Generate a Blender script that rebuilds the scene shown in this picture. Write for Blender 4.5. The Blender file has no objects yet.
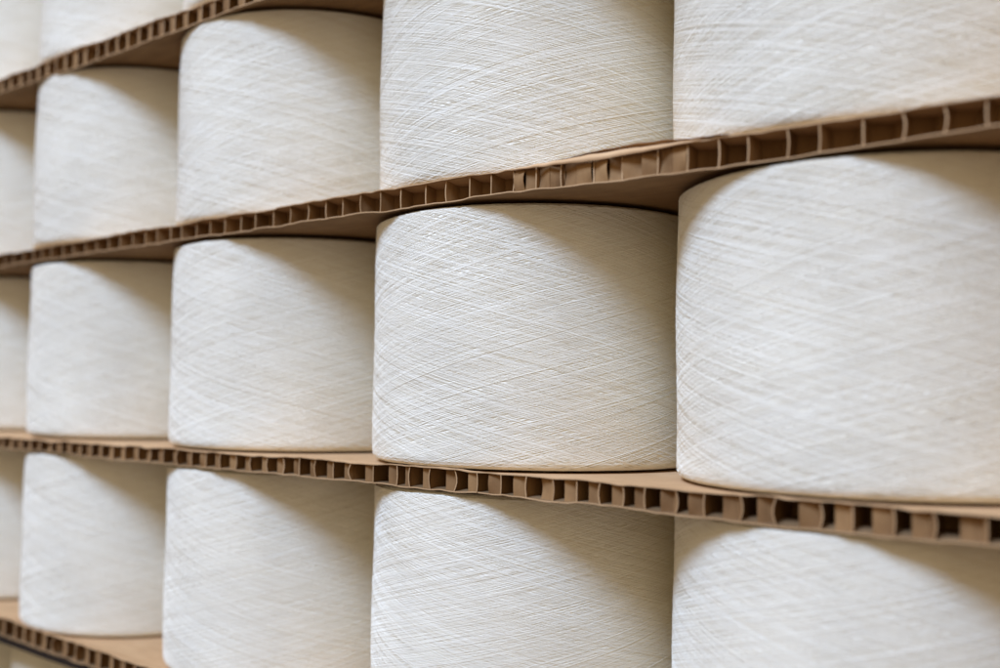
import bpy, math, random
import numpy as np

# ------------------------------------------------------------------ basics
S = 0.25                      # one bobbin pitch in metres; x runs along the stack, y into it, z up
R = 0.4722 * S                # bobbin radius
H0 = 0.66 * S                 # nominal height of a bobbin over its paper tube
GAP_LO, GAP_HI = 0.0017, 0.0023   # the tube sticks out of the winding this far
EDGE = -0.0044 * S            # y of the cut front edge of the boards
rng = np.random.default_rng(11)
random.seed(11)

scene = bpy.context.scene
col = scene.collection


def link_mesh(name, verts, faces, mat, parent=None, smooth=False):
    me = bpy.data.meshes.new(name)
    v = np.asarray(verts, dtype=np.float32)
    f = np.asarray(faces, dtype=np.int32)
    me.vertices.add(len(v))
    me.vertices.foreach_set('co', v.ravel())
    n = f.shape[1]
    me.loops.add(f.size)
    me.loops.foreach_set('vertex_index', f.ravel())
    me.polygons.add(len(f))
    me.polygons.foreach_set('loop_start', np.arange(0, f.size, n, dtype=np.int32))
    me.polygons.foreach_set('loop_total', np.full(len(f), n, dtype=np.int32))
    me.polygons.foreach_set('use_smooth', np.full(len(f), smooth, dtype=bool))
    me.update(calc_edges=True)
    me.validate()
    me.materials.append(mat)
    o = bpy.data.objects.new(name, me)
    col.objects.link(o)
    o.parent = parent
    return o


def tag(o, label, cat, group=None):
    o['label'] = label
    o['category'] = cat
    if group:
        o['group'] = group


def smooth_noise(x, seed, scale):
    """1-D value noise, vectorised, about -1..1"""
    r = np.random.default_rng(seed).uniform(-1, 1, 4096)
    t = np.asarray(x, dtype=float) / scale + 1000.0
    i = np.floor(t).astype(int)
    f = t - i
    f = f * f * (3 - 2 * f)
    return r[i % 4096] * (1 - f) + r[(i + 1) % 4096] * f


# --------------------------------------------------------------- materials
def new_mat(name):
    m = bpy.data.materials.new(name)
    m.use_nodes = True
    nt = m.node_tree
    return m, nt, nt.nodes['Principled BSDF'], nt.nodes, nt.links


def yarn_material():
    m, nt, b, N, L = new_mat('undyed_cotton_yarn')
    geo = N.new('ShaderNodeNewGeometry')
    tc = N.new('ShaderNodeTexCoord')
    ramp = N.new('ShaderNodeValToRGB')
    e = ramp.color_ramp.elements
    e[0].position, e[0].color = 0.0, (0.765, 0.69, 0.525, 1)
    e[1].position, e[1].color = 1.0, (0.885, 0.84, 0.70, 1)
    k = e.new(0.3)
    k.color = (0.845, 0.79, 0.635, 1)
    L.new(geo.outputs['Random Per Island'], ramp.inputs['Fac'])
    no = N.new('ShaderNodeTexNoise')
    no.inputs['Scale'].default_value = 14
    no.inputs['Detail'].default_value = 4
    L.new(tc.outputs['Object'], no.inputs['Vector'])
    mr = N.new('ShaderNodeMapRange')
    mr.inputs['From Min'].default_value = 0.3
    mr.inputs['From Max'].default_value = 0.7
    mr.inputs['To Min'].default_value = 0.93
    mr.inputs['To Max'].default_value = 1.03
    L.new(no.outputs['Fac'], mr.inputs['Value'])
    mul = N.new('ShaderNodeVectorMath')
    mul.operation = 'SCALE'
    L.new(ramp.outputs['Color'], mul.inputs[0])
    L.new(mr.outputs['Result'], mul.inputs['Scale'])
    L.new(mul.outputs['Vector'], b.inputs['Base Color'])
    b.inputs['Roughness'].default_value = 0.95
    b.inputs['Specular IOR Level'].default_value = 0.12
    b.inputs['Sheen Weight'].default_value = 0.12
    b.inputs['Sheen Roughness'].default_value = 0.6
    fz = N.new('ShaderNodeTexNoise')
    fz.inputs['Scale'].default_value = 1500
    fz.inputs['Detail'].default_value = 2
    L.new(tc.outputs['Object'], fz.inputs['Vector'])
    bp = N.new('ShaderNodeBump')
    bp.inputs['Strength'].default_value = 0.3
    bp.inputs['Distance'].default_value = 0.0003
    L.new(fz.outputs['Fac'], bp.inputs['Height'])
    L.new(bp.outputs['Normal'], b.inputs['Normal'])
    return m


def card_material(name, dark, light, streak):
    m, nt, b, N, L = new_mat(name)
    tc = N.new('ShaderNodeTexCoord')
    mp = N.new('ShaderNodeMapping')
    mp.inputs['Scale'].default_value = streak
    L.new(tc.outputs['Object'], mp.inputs['Vector'])
    n1 = N.new('ShaderNodeTexNoise')
    n1.inputs['Scale'].default_value = 1.0
    n1.inputs['Detail'].default_value = 6
    n1.inputs['Roughness'].default_value = 0.65
    L.new(mp.outputs['Vector'], n1.inputs['Vector'])
    n2 = N.new('ShaderNodeTexNoise')
    n2.inputs['Scale'].default_value = 22
    n2.inputs['Detail'].default_value = 4
    L.new(tc.outputs['Object'], n2.inputs['Vector'])
    mx = N.new('ShaderNodeMath')
    mx.operation = 'MULTIPLY_ADD'
    mx.inputs[1].default_value = 0.55
    L.new(n2.outputs['Fac'], mx.inputs[0])
    hf = N.new('ShaderNodeMath')
    hf.operation = 'MULTIPLY'
    hf.inputs[1].default_value = 0.45
    L.new(n1.outputs['Fac'], hf.inputs[0])
    L.new(hf.outputs['Value'], mx.inputs[2])
    geo = N.new('ShaderNodeNewGeometry')
    ri = N.new('ShaderNodeMath')
    ri.operation = 'MULTIPLY_ADD'
    ri.inputs[1].default_value = 0.14
    L.new(geo.outputs['Random Per Island'], ri.inputs[0])
    L.new(mx.outputs['Value'], ri.inputs[2])
    ramp = N.new('ShaderNodeValToRGB')
    e = ramp.color_ramp.elements
    e[0].position, e[0].color = 0.34, dark + (1,)
    e[1].position, e[1].color = 0.76, light + (1,)
    L.new(ri.outputs['Value'], ramp.inputs['Fac'])
    L.new(ramp.outputs['Color'], b.inputs['Base Color'])
    b.inputs['Roughness'].default_value = 0.85
    b.inputs['Specular IOR Level'].default_value = 0.2
    n3 = N.new('ShaderNodeTexNoise')
    n3.inputs['Scale'].default_value = 700
    n3.inputs['Detail'].default_value = 3
    L.new(tc.outputs['Object'], n3.inputs['Vector'])
    bp = N.new('ShaderNodeBump')
    bp.inputs['Strength'].default_value = 0.25
    bp.inputs['Distance'].default_value = 0.0004
    L.new(n3.outputs['Fac'], bp.inputs['Height'])
    L.new(bp.outputs['Normal'], b.inputs['Normal'])
    return m


YARN = yarn_material()
LINER = card_material('kraft_liner_paper', (0.49, 0.29, 0.135), (0.66, 0.425, 0.22), (30, 160, 160))
LINER_SHADE = card_material('shaded_kraft_liner_paper', (0.16, 0.088, 0.036), (0.29, 0.17, 0.075), (30, 160, 160))  # liner paper with the shade under the boards put into its colour
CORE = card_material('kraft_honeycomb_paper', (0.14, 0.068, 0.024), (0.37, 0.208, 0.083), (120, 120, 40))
CUT = card_material('sawn_paper_edge', (0.40, 0.24, 0.11), (0.57, 0.365, 0.185), (120, 120, 60))
WOOD = card_material('near_black_plank', (0.010, 0.006, 0.004), (0.03, 0.018, 0.010), (8, 120, 120))  # near-black brown over the whole plank
FLOOR = card_material('dark_bounce_floor', (0.10, 0.065, 0.04), (0.17, 0.115, 0.075), (3, 3, 3))  # unseen floor; dark brown picked to cut and warm its bounce light


# ------------------------------------------------------------- yarn bobbin
RC = 0.0054                   # rounding of the package's shoulders
CAP = 0.011                   # how far strands run over the end faces


def profile(s, h):
    """arc length along bottom face, shoulder, side, shoulder, top face -> r, z, normal"""
    q = RC * math.pi / 2
    side = h - 2 * RC
    b0, b1, b2, b3 = CAP, CAP + q, CAP + q + side, CAP + 2 * q + side
    h = h - GAP_LO - GAP_HI
    r = np.empty_like(s); z = np.empty_like(s); nr = np.empty_like(s); nz = np.empty_like(s)
    k = s < b0
    r[k] = R - RC - (b0 - s[k]); z[k] = 0; nr[k] = 0; nz[k] = -1
    k = (s >= b0) & (s < b1)
    a = (s[k] - b0) / RC
    r[k] = R - RC + RC * np.sin(a); z[k] = RC - RC * np.cos(a); nr[k] = np.sin(a); nz[k] = -np.cos(a)
    k = (s >= b1) & (s < b2)
    r[k] = R; z[k] = RC + s[k] - b1; nr[k] = 1; nz[k] = 0
    k = (s >= b2) & (s < b3)
    a = (s[k] - b2) / RC
    r[k] = R - RC + RC * np.cos(a); z[k] = h - RC + RC * np.sin(a); nr[k] = np.cos(a); nz[k] = np.sin(a)
    k = s >= b3
    r[k] = R - RC - (s[k] - b3); z[k] = h; nr[k] = 0; nz[k] = 1
    return r, z + GAP_LO, nr, nz


def bobbin_mesh_data(seed, h=H0, passes=480, seg=96):
    g = np.random.default_rng(seed)
    total = 2 * CAP + RC * math.pi + h - GAP_LO - GAP_HI - 2 * RC
    V, F = [], []
    base = 0

    def bulge(th, z):
        return (0.0005 * np.sin(2 * th + seed) + 0.0004 * np.sin(3 * th + 2.1 * seed + 9 * z / h)
                + 0.0007 * np.sin(math.pi * np.clip(z / h, 0, 1)))

    # the wound body under the outermost strands
    nt, ns = 160, 44
    ss = np.linspace(0, total, ns)
    r, z, nr, nz = profile(ss, h)
    th = np.linspace(0, 2 * math.pi, nt, endpoint=False)
    rr = r[:, None] - 0.0003 * nr[:, None] + bulge(th[None, :], z[:, None]) * nr[:, None]
    zz = np.repeat((z - 0.0003 * nz)[:, None], nt, 1)
    V.append(np.stack([rr * np.cos(th), rr * np.sin(th), zz], -1).reshape(-1, 3))
    i, j = np.meshgrid(np.arange(ns - 1), np.arange(nt), indexing='ij')
    a = i * nt + j; b = i * nt + (j + 1) % nt
    F.append(np.stack([a, b, b + nt, a + nt], -1).reshape(-1, 4))
    base = ns * nt
    # disks closing the package near its paper core (they lie against the boards)
    for zc, row, flip in ((GAP_LO + 0.0006, 0, 1), (h - GAP_HI - 0.0006, ns - 1, 0)):
        ring = np.arange(nt) + row * nt
        inner = np.stack([0.03 * np.cos(th), 0.03 * np.sin(th), np.full(nt, zc)], -1)
        V.append(inner)
        ii = base + np.arange(nt)
        q = np.stack([ring, np.roll(ring, -1), np.roll(ii, -1), ii], -1)
        F.append(q[:, ::-1] if flip else q)
        base += nt

    # cross-wound strands, one pass per traverse
    t = np.linspace(0, 1, seg)
    for d in (1, -1):
        ph = (np.arange(passes) / passes + g.normal(0, 0.35 / passes, passes)) * 2 * math.pi
        # some strands bunch into pairs and ribbons
        for k in range(passes):
            if g.random() < 0.25:
                ph[k] += 0.6 * (ph[(k + 1) % passes] - ph[k]) if k + 1 < passes else 0
        for k in range(passes):
            al = math.radians(15.0 + g.normal(0, 0.9))
            s = t * total
            r, z, nr, nz = profile(s, h)
            sweep = total / (R * math.tan(al))
            th = ph[k] + d * (sweep * (t - 0.5) + 0.012 * np.sin(2 * math.pi * (t * g.uniform(1, 3) + g.random()))
                              + 0.0018 * np.sin(2 * math.pi * (t * g.uniform(5, 9) + g.random())))
            lift = g.normal(0.0, 0.00006) + 0.000025 * np.sin(2 * math.pi * (t * g.uniform(2, 6) + g.random()))
            w = g.uniform(0.00016, 0.00029) * (1.35 if g.random() < .08 else 1) * (1 + 0.18 * np.sin(2 * math.pi * (t * g.uniform(3, 12) + g.random())))
            rad = r + (lift + bulge(th, z)) * nr
            zz = z + lift * nz
            c, sn = np.cos(th), np.sin(th)
            P = np.stack([rad * c, rad * sn, zz], -1)
            nrm = np.stack([nr * c, nr * sn, nz], -1)
            tan = np.gradient(P, axis=0)
            tan /= np.linalg.norm(tan, axis=1)[:, None]
            side = np.cross(tan, nrm)
            w = w[:, None]
            V.append(np.stack([P - side * w - nrm * 0.00022, P - side * w * 0.55 + nrm * 0.000095,
                               P + side * w * 0.55 + nrm * 0.000095, P + side * w - nrm * 0.00022], 1).reshape(-1, 3))
            ii = base + np.arange(seg - 1) * 4
            q = np.concatenate([np.stack([ii + m_, ii + 4 + m_, ii + 5 + m_, ii + 1 + m_], -1) for m_ in range(3)])
            F.append(q)
            base += seg * 4
    # the paper tube the yarn is wound on
    rings = [(0.0302, 0), (0.0302, h), (0.0262, h), (0.0262, 0)]
    for rt, zt in rings:
        V.append(np.stack([rt * np.cos(np.linspace(0, 2 * math.pi, 48, endpoint=False)),
                           rt * np.sin(np.linspace(0, 2 * math.pi, 48, endpoint=False)), np.full(48, zt)], -1))
    ii = np.arange(48); jj = np.roll(ii, -1)
    tube = [np.stack([base + a * 48 + ii, base + a * 48 + jj, base + b_ * 48 + jj, base + b_ * 48 + ii], -1)
            for a, b_ in ((0, 1), (1, 2), (2, 3), (3, 0))]
    F += tube
    return np.concatenate(V), np.concatenate(F), 4 * 48


# --------------------------------------------------- boards: warped levels
class Board:
    """levels of one honeycomb board (in pitches): flat top/bottom and the levels measured at its front edge"""

    def __init__(self, top, bot, top_edge, bot_edge, seed):
        self.top, self.bot, self.te, self.be, self.seed = top, bot, top_edge, bot_edge, seed

    @staticmethod
    def _ip(pts, x):
        xs, zs = zip(*pts)
        i = np.interp
        return (i(x - 0.1, xs, zs) + i(x, xs, zs) + i(x + 0.1, xs, zs)) / 3

    def z(self, x, y, upper):
        """x, y in metres"""
        x = np.asarray(x, float); y = np.asarray(y, float)
        p = x / S
        flat = self._ip(self.top if upper else self.bot, p)
        edge = self._ip(self.te if upper else self.be, p)
        edge = edge + 0.0026 * smooth_noise(p, self.seed + upper, 0.11) + 0.0012 * smooth_noise(p, self.seed + 7 + upper, 0.03)
        k = np.clip((y - EDGE) / 0.014, 0, 1)
        k = k * k * (3 - 2 * k)
        return S * (edge * (1 - k) + flat * k)


BOARDS = {
    1: Board([(0, 1.506), (6, 1.508)], [(0, 1.458), (1, 1.462), (2, 1.457), (6, 1.457)],
             [(0, 1.502), (.57, 1.504), (1.07, 1.512), (2.03, 1.502), (3, 1.505)],
             [(0, 1.449), (.57, 1.447), (1.26, 1.441), (2.03, 1.443), (3, 1.446)], 100),
    2: Board([(0, .795), (6, .799)], [(0, .738), (1, .739), (2, .744), (3, .747), (4, .743), (6, .743)],
             [(0, .784), (.63, .786), (1.4, .794), (2.26, .799), (2.83, .803), (3.28, .803), (3.6, .805), (3.72, .803), (3.83, .798), (3.98, .800), (4.38, .798), (5.5, .797)],
             [(0, .738), (.63, .739), (2.26, .7445), (2.82, .745), (3.21, .748), (3.6, .7365), (3.84, .7365), (4.04, .7385), (4.38, .7425), (5.5, .742)], 200),
    3: Board([(0, .070), (1, .073), (3, .072), (4, .071), (6, .070)], [(0, .025), (6, .025)],
             [(0, .064), (.69, .064), (1.9, .0725), (2.29, .0758), (2.95, .0794), (3.61, .0752), (3.96, .0738), (4.37, .0716), (5.5, .071)],
             [(0, .020), (.69, .021), (2.3, .0227), (2.83, .0237), (3.61, .0225), (4.04, .0150), (4.37, .0172), (5.5, .018)], 300),
    4: Board([(0, -.641), (6, -.643)], [(0, -.700), (6, -.700)],
             [(0, -.625), (.74, -.6255), (1.22, -.6295), (1.79, -.6360), (2.4, -.640), (6, -.641)],
             [(0, -.690), (.74, -.690), (1.22, -.694), (1.79, -.698), (6, -.698)], 400),
}
XB0, XB1 = -0.55 * S, 5.55 * S
DEPTH = 1.02 * S
LT = 0.0007                     # liner paper thickness


def liner(board, upper, parent):
    nx = 700
    xs = np.linspace(XB0, XB1, nx)
    jit = 0.0007 * smooth_noise(xs, board.seed + 31 + upper, 0.006) + 0.0010 * smooth_noise(xs, board.seed + 41 + upper, 0.035)
    e = EDGE + jit
    ys = np.array([0, .0008, .002, .004, .007, .0105, .014, .02, .04, .08, .14, DEPTH])
    X = np.repeat(xs[:, None], len(ys), 1)
    k = np.clip(1 - ys / .02, 0, 1)
    Y = EDGE + ys[None, :] + jit[:, None] * k[None, :]
    Z = board.z(X, np.maximum(Y, EDGE), upper)
    # the very rim of the paper is frayed a little up or down
    Z = Z + (0.00045 * smooth_noise(xs, board.seed + 51 + upper, 0.012))[:, None] * np.clip(1 - ys / .003, 0, 1)[None, :]
    o, i = (Z, Z - LT) if upper else (Z + LT, Z)
    n = len(ys)
    V = np.concatenate([np.stack([X, Y, o], -1).reshape(-1, 3), np.stack([X, Y, i], -1).reshape(-1, 3)])
    a, b = np.meshgrid(np.arange(nx - 1), np.arange(n - 1), indexing='ij')
    q = (a * n + b).ravel()
    top = np.stack([q, q + n, q + n + 1, q + 1], -1)
    off = nx * n
    F = [top, top[:, ::-1] + off]
    a = np.arange(nx - 1) * n
    F.append(np.stack([a, a + off, a + n + off, a + n], -1))                     # front rim
    bk = a + n - 1
    F.append(np.stack([bk, bk + n, bk + n + off, bk + off], -1))                 # back rim
    for c0 in (0, (nx - 1) * n):
        b = np.arange(n - 1) + c0
        F.append(np.stack([b, b + 1, b + 1 + off, b + off], -1))
    o = link_mesh('top_liner' if upper else 'bottom_liner', V, np.concatenate(F), LINER if upper else LINER_SHADE, parent, smooth=False)
    o.data.materials.append(CUT)
    mi = np.zeros(len(o.data.polygons), dtype=np.int32)
    n0 = 2 * (nx - 1) * (n - 1)
    mi[n0:n0 + nx - 1] = 1
    o.data.polygons.foreach_set('material_index', mi)
    return o


MI = []


def wall_strip(p0, p1, th, board, V, F, bend0=0.0, bend1=0.0, nz=6):
    """a paper wall of the honeycomb standing between the liners, slightly buckled"""
    p0 = np.array(p0); p1 = np.array(p1)
    d = p1 - p0
    L = np.hypot(*d)
    nrm = np.array([-d[1], d[0]]) / L * th / 2
    base = sum(len(v) for v in V)
    nl = 5
    pts = []
    for sgn in (1, -1):
        for a in range(nl):
            u = a / (nl - 1)
            c = p0 + d * u
            zb = float(board.z(c[0], max(c[1], EDGE), 0)) + LT * 0.6
            zt = float(board.z(c[0], max(c[1], EDGE), 1)) - LT * 0.6
            for m_ in range(nz):
                v = m_ / (nz - 1)
                bd = math.sin(math.pi * v) * (bend0 * (1 - u) + bend1 * u)
                q = c + nrm * sgn + nrm / (th / 2) * bd
                pts.append((q[0], q[1], zb + (zt - zb) * v))
    V.append(np.array(pts))
    off = nl * nz
    for a in range(nl - 1):
        for m_ in range(nz - 1):
            q = a * nz + m_
            f = (q, q + nz, q + nz + 1, q + 1)
            F.append([base + k for k in f])
            F.append([base + off + k for k in f[::-1]])
    MI.extend([0] * (2 * (nl - 1) * (nz - 1)))
    for m_ in range(nz - 1):
        for a in (0, nl - 1):
            MI.append(1 if a == 0 else 0)             # the sawn end of the paper shows paler fibre
            q = a * nz + m_
            F.append([base + q, base + q + 1, base + off + q + 1, base + off + q])


W0 = 0.0765 * S                 # width of a honeycomb cell along the edge


def honeycomb(board, nodes, cut, parent):
    """expanded paper honeycomb; nodes: x of the glued walls nearest the edge, cut: where the saw met the cells"""
    g = np.random.default_rng(board.seed + 5)
    nodes = sorted(nodes)
    MI.clear()
    while nodes[0] > XB0 + 0.02: nodes.insert(0, nodes[0] - W0 * g.uniform(0.9, 1.1))
    while nodes[-1] < XB1 - 0.02: nodes.append(nodes[-1] + W0 * g.uniform(0.9, 1.1))
    A = np.array(nodes)
    a = (0.052 if cut == 'walls' else 0.078) * S      # cell depth lengthened to deepen the shade in the openings
    V, F = [], []
    n = len(A)
    y0 = EDGE + 0.0009

    def j(s=1.0):
        return g.normal(0, 0.0004 * s)

    if cut == 'walls':          # the cut runs across the glued walls: square looking cells
        ye = y0 + a * 0.95
        for i in range(n):
            wall_strip((A[i] + j(2), y0 + abs(j(1.5))), (A[i] + j(), ye), 0.00075, board, V, F, j(1.6), 0)
            if 3.27 < A[i] / S < 3.70 and i < n - 1:      # crushed cells: folded paper pushed to the front
                wd = A[i + 1] - A[i]
                ka, kb, kc = g.uniform(.45, .62), g.uniform(.0005, .0015), g.uniform(.002, .005)
                wall_strip((A[i] + .0006, y0 + kc * .5), (A[i] + wd * ka, y0 + kb), 0.0005, board, V, F, g.normal(0, .0015), g.normal(0, .0012))
                wall_strip((A[i] + wd * ka, y0 + kb), (A[i] + wd * .97, y0 + kc), 0.0005, board, V, F, g.normal(0, .0012), g.normal(0, .0015))
    else:                       # the cut runs through the fold: half open cells between V shaped folds
        ye = y0 + 0.0034 + np.array([j(2) for _ in range(n)])
        for i in range(n):
            k = g.uniform(0.23, 0.31)
            wl = (A[i] - A[i - 1]) if i else W0
            wr = (A[i + 1] - A[i]) if i < n - 1 else W0
            wall_strip((A[i] - wl * (k + (.13 if A[i] > 3.2 * S else .02)), y0 + .0011 + abs(j(1.5))), (A[i], ye[i]), 0.0006, board, V, F, g.normal(0, .0009), 0)
            wall_strip((A[i] + wr * (0.50 - k) * .62, y0 - .0006 + abs(j(1.0))), (A[i], ye[i]), 0.0006, board, V, F, g.normal(0, .0008), 0)
            wall_strip((A[i], ye[i]), (A[i], ye[i] + a), 0.0009, board, V, F)
        ye = float(np.mean(ye)) + a
    line, y = A, ye
    for row in range(6 if cut == 'walls' else 4):
        mids = (line[:-1] + line[1:]) / 2
        for i in range(len(mids)):
            wall_strip((line[i], y), (mids[i], y + a / 2), 0.0005, board, V, F, j(), j())
            wall_strip((line[i + 1], y), (mids[i], y + a / 2), 0.0005, board, V, F, j(), j())
            wall_strip((mids[i], y + a / 2), (mids[i], y + 1.5 * a), 0.001, board, V, F, nz=2)
        line, y = mids, y + 1.5 * a
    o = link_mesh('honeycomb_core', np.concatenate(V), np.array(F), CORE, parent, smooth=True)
    o.data.materials.append(CUT)
    o.data.polygons.foreach_set('material_index', np.array(MI, dtype=np.int32))
    o.data.set_sharp_from_angle(angle=math.radians(35))
    return o


UP = [2.278, 2.361, 2.443, 2.519, 2.593, 2.669, 2.749, 2.823, 2.898, 2.981, 3.06, 3.14, 3.214, 3.283, 3.354, 3.431,
      3.511, 3.592, 3.685, 3.757, 3.828, 3.903, 3.981, 4.055, 4.132, 4.212, 4.287, 4.36]
LO = [2.359, 2.431, 2.503, 2.575, 2.646, 2.722, 2.801, 2.90, 2.945, 3.015, 3.096, 3.173, 3.247, 3.327, 3.404, 3.473,
      3.538, 3.597, 3.651, 3.725, 3.796, 3.873, 3.95, 4.042, 4.105, 4.182, 4.249, 4.341]
TP = [.649, .735, .809, .881, .951, 1.024, 1.093, 1.161, 1.243, 1.315, 1.393, 1.461, 1.531, 1.596, 1.672, 1.733, 1.808,
      1.882, 1.96, 2.029, 2.103, 2.188]
BT = [.767, .865, .936, 1.01, 1.081, 1.156, 1.237, 1.312, 1.39, 1.465, 1.553]
BOARD_LABELS = {
    1: 'topmost brown honeycomb cardboard board, crossing the upper left corner on a slant',
    2: 'upper middle honeycomb cardboard board with a torn curled top edge above the sharpest bobbin',
    3: 'lower middle honeycomb cardboard board with dark open cells, under the sharpest bobbin',
    4: 'lowest honeycomb cardboard board, only seen in the bottom left corner',
}
board_objs = {}
for k, (nodes, cut) in {1: (TP, 'fold'), 2: (UP, 'walls'), 3: (LO, 'fold'), 4: (BT, 'fold')}.items():
    b = BOARDS[k]
    e = bpy.data.objects.new('honeycomb_board', None)
    col.objects.link(e)
    e.location = (2.5 * S, DEPTH / 2, float(b.z(2.5 * S, DEPTH / 2, 0)))
    tag(e, BOARD_LABELS[k], 'cardboard board', 'honeycomb boards between the layers of bobbins')
    bpy.context.view_layer.update()
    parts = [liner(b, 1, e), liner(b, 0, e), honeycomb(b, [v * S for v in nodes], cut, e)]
    board_objs[k] = (e, parts)

# torn, curled strip of liner paper along the upper middle board
b = BOARDS[2]
nx, nv = 90, 7
xs = np.linspace(3.26 * S, 3.80 * S, nx)
u = (xs - xs[0]) / (xs[-1] - xs[0])
hgt = 0.0036 * np.clip(np.minimum(u / 0.45, (1 - u) / 0.25), 0, 1) ** 0.8 * (1 + 0.25 * smooth_noise(xs, 77, 0.02))
V = []
for i in range(nx):
    zt = float(b.z(xs[i], EDGE, 1)) + 0.0003
    for m_ in range(nv):
        v = m_ / (nv - 1)
        V.append((xs[i], EDGE - 0.0010 - 0.0016 * math.sin(v * 2.4) * min(1, hgt[i] / 0.003) + 0.0002 * math.sin(i * .7),
                  zt - hgt[i] * v - 0.0002))
F = [[i * nv + m_, (i + 1) * nv + m_, (i + 1) * nv + m_ + 1, i * nv + m_ + 1] for i in range(nx - 1) for m_ in range(nv - 1)]
n0 = len(V)
xs = np.linspace(3.40 * S, 3.86 * S, nx)          # a ply of the liner lifting off the board
u = (xs - xs[0]) / (xs[-1] - xs[0])
lift = 0.0019 * np.sin(math.pi * u ** 1.2) ** 1.3 * (1 + 0.3 * smooth_noise(xs, 78, 0.012))
ed = 0.0012 * smooth_noise(xs, 79, 0.010)
for i in range(nx):
    zt = float(b.z(xs[i], EDGE, 1)) + 0.0003
    for m_ in range(nv):
        v = m_ / (nv - 1)
        V.append((xs[i], EDGE + 0.010 * (1 - v) - (0.0010 + ed[i]) * v, zt + lift[i] * v ** 1.6))
F += [[n0 + k for k in (i * nv + m_, (i + 1) * nv + m_, (i + 1) * nv + m_ + 1, i * nv + m_ + 1)] for i in range(nx - 1) for m_ in range(nv - 1)]
flap = link_mesh('torn_paper_flap', V, F, LINER, board_objs[2][0], smooth=True)
flap['label'] = 'torn curled strip of liner paper'
board_objs[2][1].append(flap)
for e, parts in board_objs.values():
    for p in parts:
        p.matrix_parent_inverse = e.matrix_world.inverted()

# --------------------------------------------------------------- bobbins
meshes = []
proto = None
for seed in (3, 8, 21):
    v, f, ntube = bobbin_mesh_data(seed)
    o = link_mesh('yarn_bobbin', v, f, YARN, None, smooth=True)
    o.data.materials.append(LINER)
    mi = np.zeros(len(o.data.polygons), dtype=np.int32)
    mi[-ntube:] = 1
    o.data.polygons.foreach_set('material_index', mi)
    meshes.append(o.data)
    if proto is None:
        proto = o
    else:
        bpy.data.objects.remove(o)

LABELS = {
    (3, 0): 'blurred white yarn bobbin cut by the top left corner of the picture',
    (3, 1): 'blurred white yarn bobbin at the top edge, standing on the topmost cardboard board',
    (3, 2): 'sliver of a white yarn bobbin behind the topmost board at the top edge',
    (2, 0): 'narrow strip of blurred bobbin at the left edge, directly below the topmost board',
    (2, 1): 'blurred whole yarn bobbin under the topmost board, leftmost whole one of its row',
    (2, 2): 'soft white yarn bobbin between topmost and upper middle boards, its top just in view',
    (2, 3): 'cream yarn bobbin above the centre with rippled threads, standing on the upper middle board',
    (2, 4): 'large out of focus yarn bobbin in the top right corner',
    (1, 0): 'narrow strip of blurred bobbin at the left edge, halfway down the picture',
    (1, 1): 'blurred small looking bobbin left in the middle row, beside the cut off strip',
    (1, 2): 'soft white bobbin left of the sharpest one, between the two middle boards',
    (1, 3): 'sharpest off white yarn bobbin in the middle of the picture with clear crossing threads',
    (1, 4): 'largest white bobbin at the right edge, between the two middle boards, blurred to the right',
    (0, 0): 'narrow strip of blurred bobbin at the left edge, standing on the lowest board',
    (0, 1): 'blurred whole bobbin standing on the lowest board in the bottom left',
    (0, 2): 'white bobbin at the bottom edge, second from left below the lower middle board',
    (0, 3): 'sharp white bobbin at the bottom edge under the sharpest bobbin',
    (0, 4): 'bobbin in the bottom right corner, shaded by the lower middle board above',
    (-1, 0): 'bobbin hidden under the lowest board, at the very bottom left corner',
    (-1, 1): 'cream bobbin just peeking out below the lowest board at bottom left',
}
DX = {(1, 2): -.008, (0, 2): -.009, (2, 2): -.002, (0, 3): .007, (2, 3): .006, (2, 4): -.004, (1, 4): .003,
      (1, 1): .003, (0, 1): .005, (2, 1): .001}
levels = {3: (1, None), 2: (2, 1), 1: (3, 2), 0: (4, 3), -1: (None, None)}
first = True
PLANK_BOT = -0.728
for (row, c), label in LABELS.items():
    x = (c + DX.get((row, c), 0)) * S
    lo, hi = levels[row]
    x -= 0.33 * S if row < 0 else 0
    yc = R + (0.034 if row < 0 else 0)
    z0 = float(BOARDS[lo].z(x, R, 1)) if lo else (PLANK_BOT - .66) * S
    z1 = float(BOARDS[hi].z(x, R, 0)) if hi else z0 + H0
    if first:
        o = proto; first = False
    else:
        o = proto.copy(); col.objects.link(o)
    o.data = meshes[random.randrange(3)]
    o.location = (x, yc + random.uniform(-.0006, .0006), z0)
    o.rotation_euler = (0, 0, random.uniform(0, 6.28))
    o.scale = (1, 1, (z1 - z0) / H0)
    tag(o, label, 'yarn bobbin', 'white yarn bobbins stacked in layers')

# dark plank the lowest visible board lies on
nx = 60
xs = np.linspace(XB0, XB1, nx)
sec = [(0.0035, -.701), (0.0015, -.705), (0.0015, -.724), (0.0035, PLANK_BOT), (DEPTH - .002, PLANK_BOT), (DEPTH - .002, -.701)]
V = [(x, y + EDGE + 0.0006 * math.sin(x * 40), z * S) for x in xs for y, z in sec]
m_ = len(sec)
F = [[i * m_ + k, i * m_ + (k + 1) % m_, (i + 1) * m_ + (k + 1) % m_, (i + 1) * m_ + k] for i in range(nx - 1) for k in range(m_)]
for c0 in (0, (nx - 1) * m_):
    F += [[c0, c0 + 1, c0 + 2, c0 + 3], [c0, c0 + 3, c0 + 4, c0 + 5]]
pl = link_mesh('separator_plank', V, F, WOOD)
tag(pl, 'dark brown plank under the lowest honeycomb board in the bottom left corner', 'plank')

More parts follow.
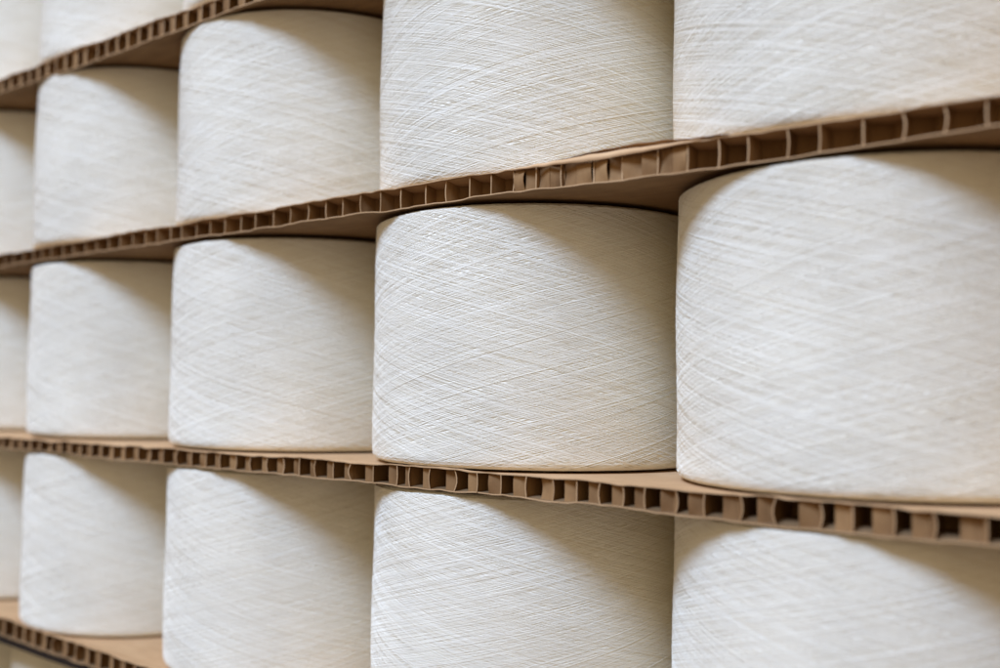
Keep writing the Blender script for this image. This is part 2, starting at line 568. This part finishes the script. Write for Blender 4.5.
# floor under the stack
zf = (PLANK_BOT - .66) * S - 0.0005
fl = link_mesh('floor', [(-6, -6, zf), (8, -6, zf), (8, 6, zf), (-6, 6, zf)], [[0, 1, 2, 3]], FLOOR)
fl['kind'] = 'structure'

# ------------------------------------------------------------------ light
from mathutils import Vector, Matrix
w = bpy.data.worlds.new('World')
scene.world = w
w.use_nodes = True
bg = w.node_tree.nodes['Background']
bg.inputs['Color'].default_value = (1.0, 0.795, 0.53, 1)
bg.inputs['Strength'].default_value = 0.74

AZ, EL, DIST = math.radians(0), math.radians(46.8), 4.0
target = Vector((3 * S, 0, .4 * S))
d = Vector((math.sin(AZ) * math.cos(EL), -math.cos(AZ) * math.cos(EL), math.sin(EL)))
ld = bpy.data.lights.new('hall_lamp', 'AREA')
ld.shape = 'DISK'
ld.size = 1.45
ld.energy = 264
ld.color = (0.43, 0.61, 1.0)
lo = bpy.data.objects.new('hall_lamp', ld)
col.objects.link(lo)
lo.location = target + d * DIST
lo.rotation_euler = d.to_track_quat('Z', 'Y').to_euler()

# ----------------------------------------------------------------- camera
cd = bpy.data.cameras.new('camera')
cam = bpy.data.objects.new('camera', cd)
col.objects.link(cam)
yaw, pitch, roll = 0.704973, 0.0523826, 0.0137231
fw = Vector((-math.sin(yaw) * math.cos(pitch), math.cos(yaw) * math.cos(pitch), math.sin(pitch)))
r = Vector((math.cos(yaw), math.sin(yaw), 0))
u = r.cross(fw)
r2 = math.cos(roll) * r + math.sin(roll) * u
u2 = -math.sin(roll) * r + math.cos(roll) * u
M = Matrix((r2, u2, -fw)).transposed().to_4x4()
M.translation = Vector((4.91866, -1.96346, 0.273357)) * S
cam.matrix_world = M
cd.sensor_width = 36
cd.lens = 36 * 1076.22 / 1000
cd.clip_start = 0.02
cd.clip_end = 100
cd.dof.use_dof = True
cd.dof.focus_distance = 2.68 * S
cd.dof.aperture_fstop = 3.4
cd.dof.aperture_blades = 9
scene.camera = cam

scene.view_settings.view_transform = 'Standard'
scene.view_settings.look = 'None'
scene.view_settings.exposure = 0
scene.cycles.max_bounces = 10
scene.cycles.diffuse_bounces = 6
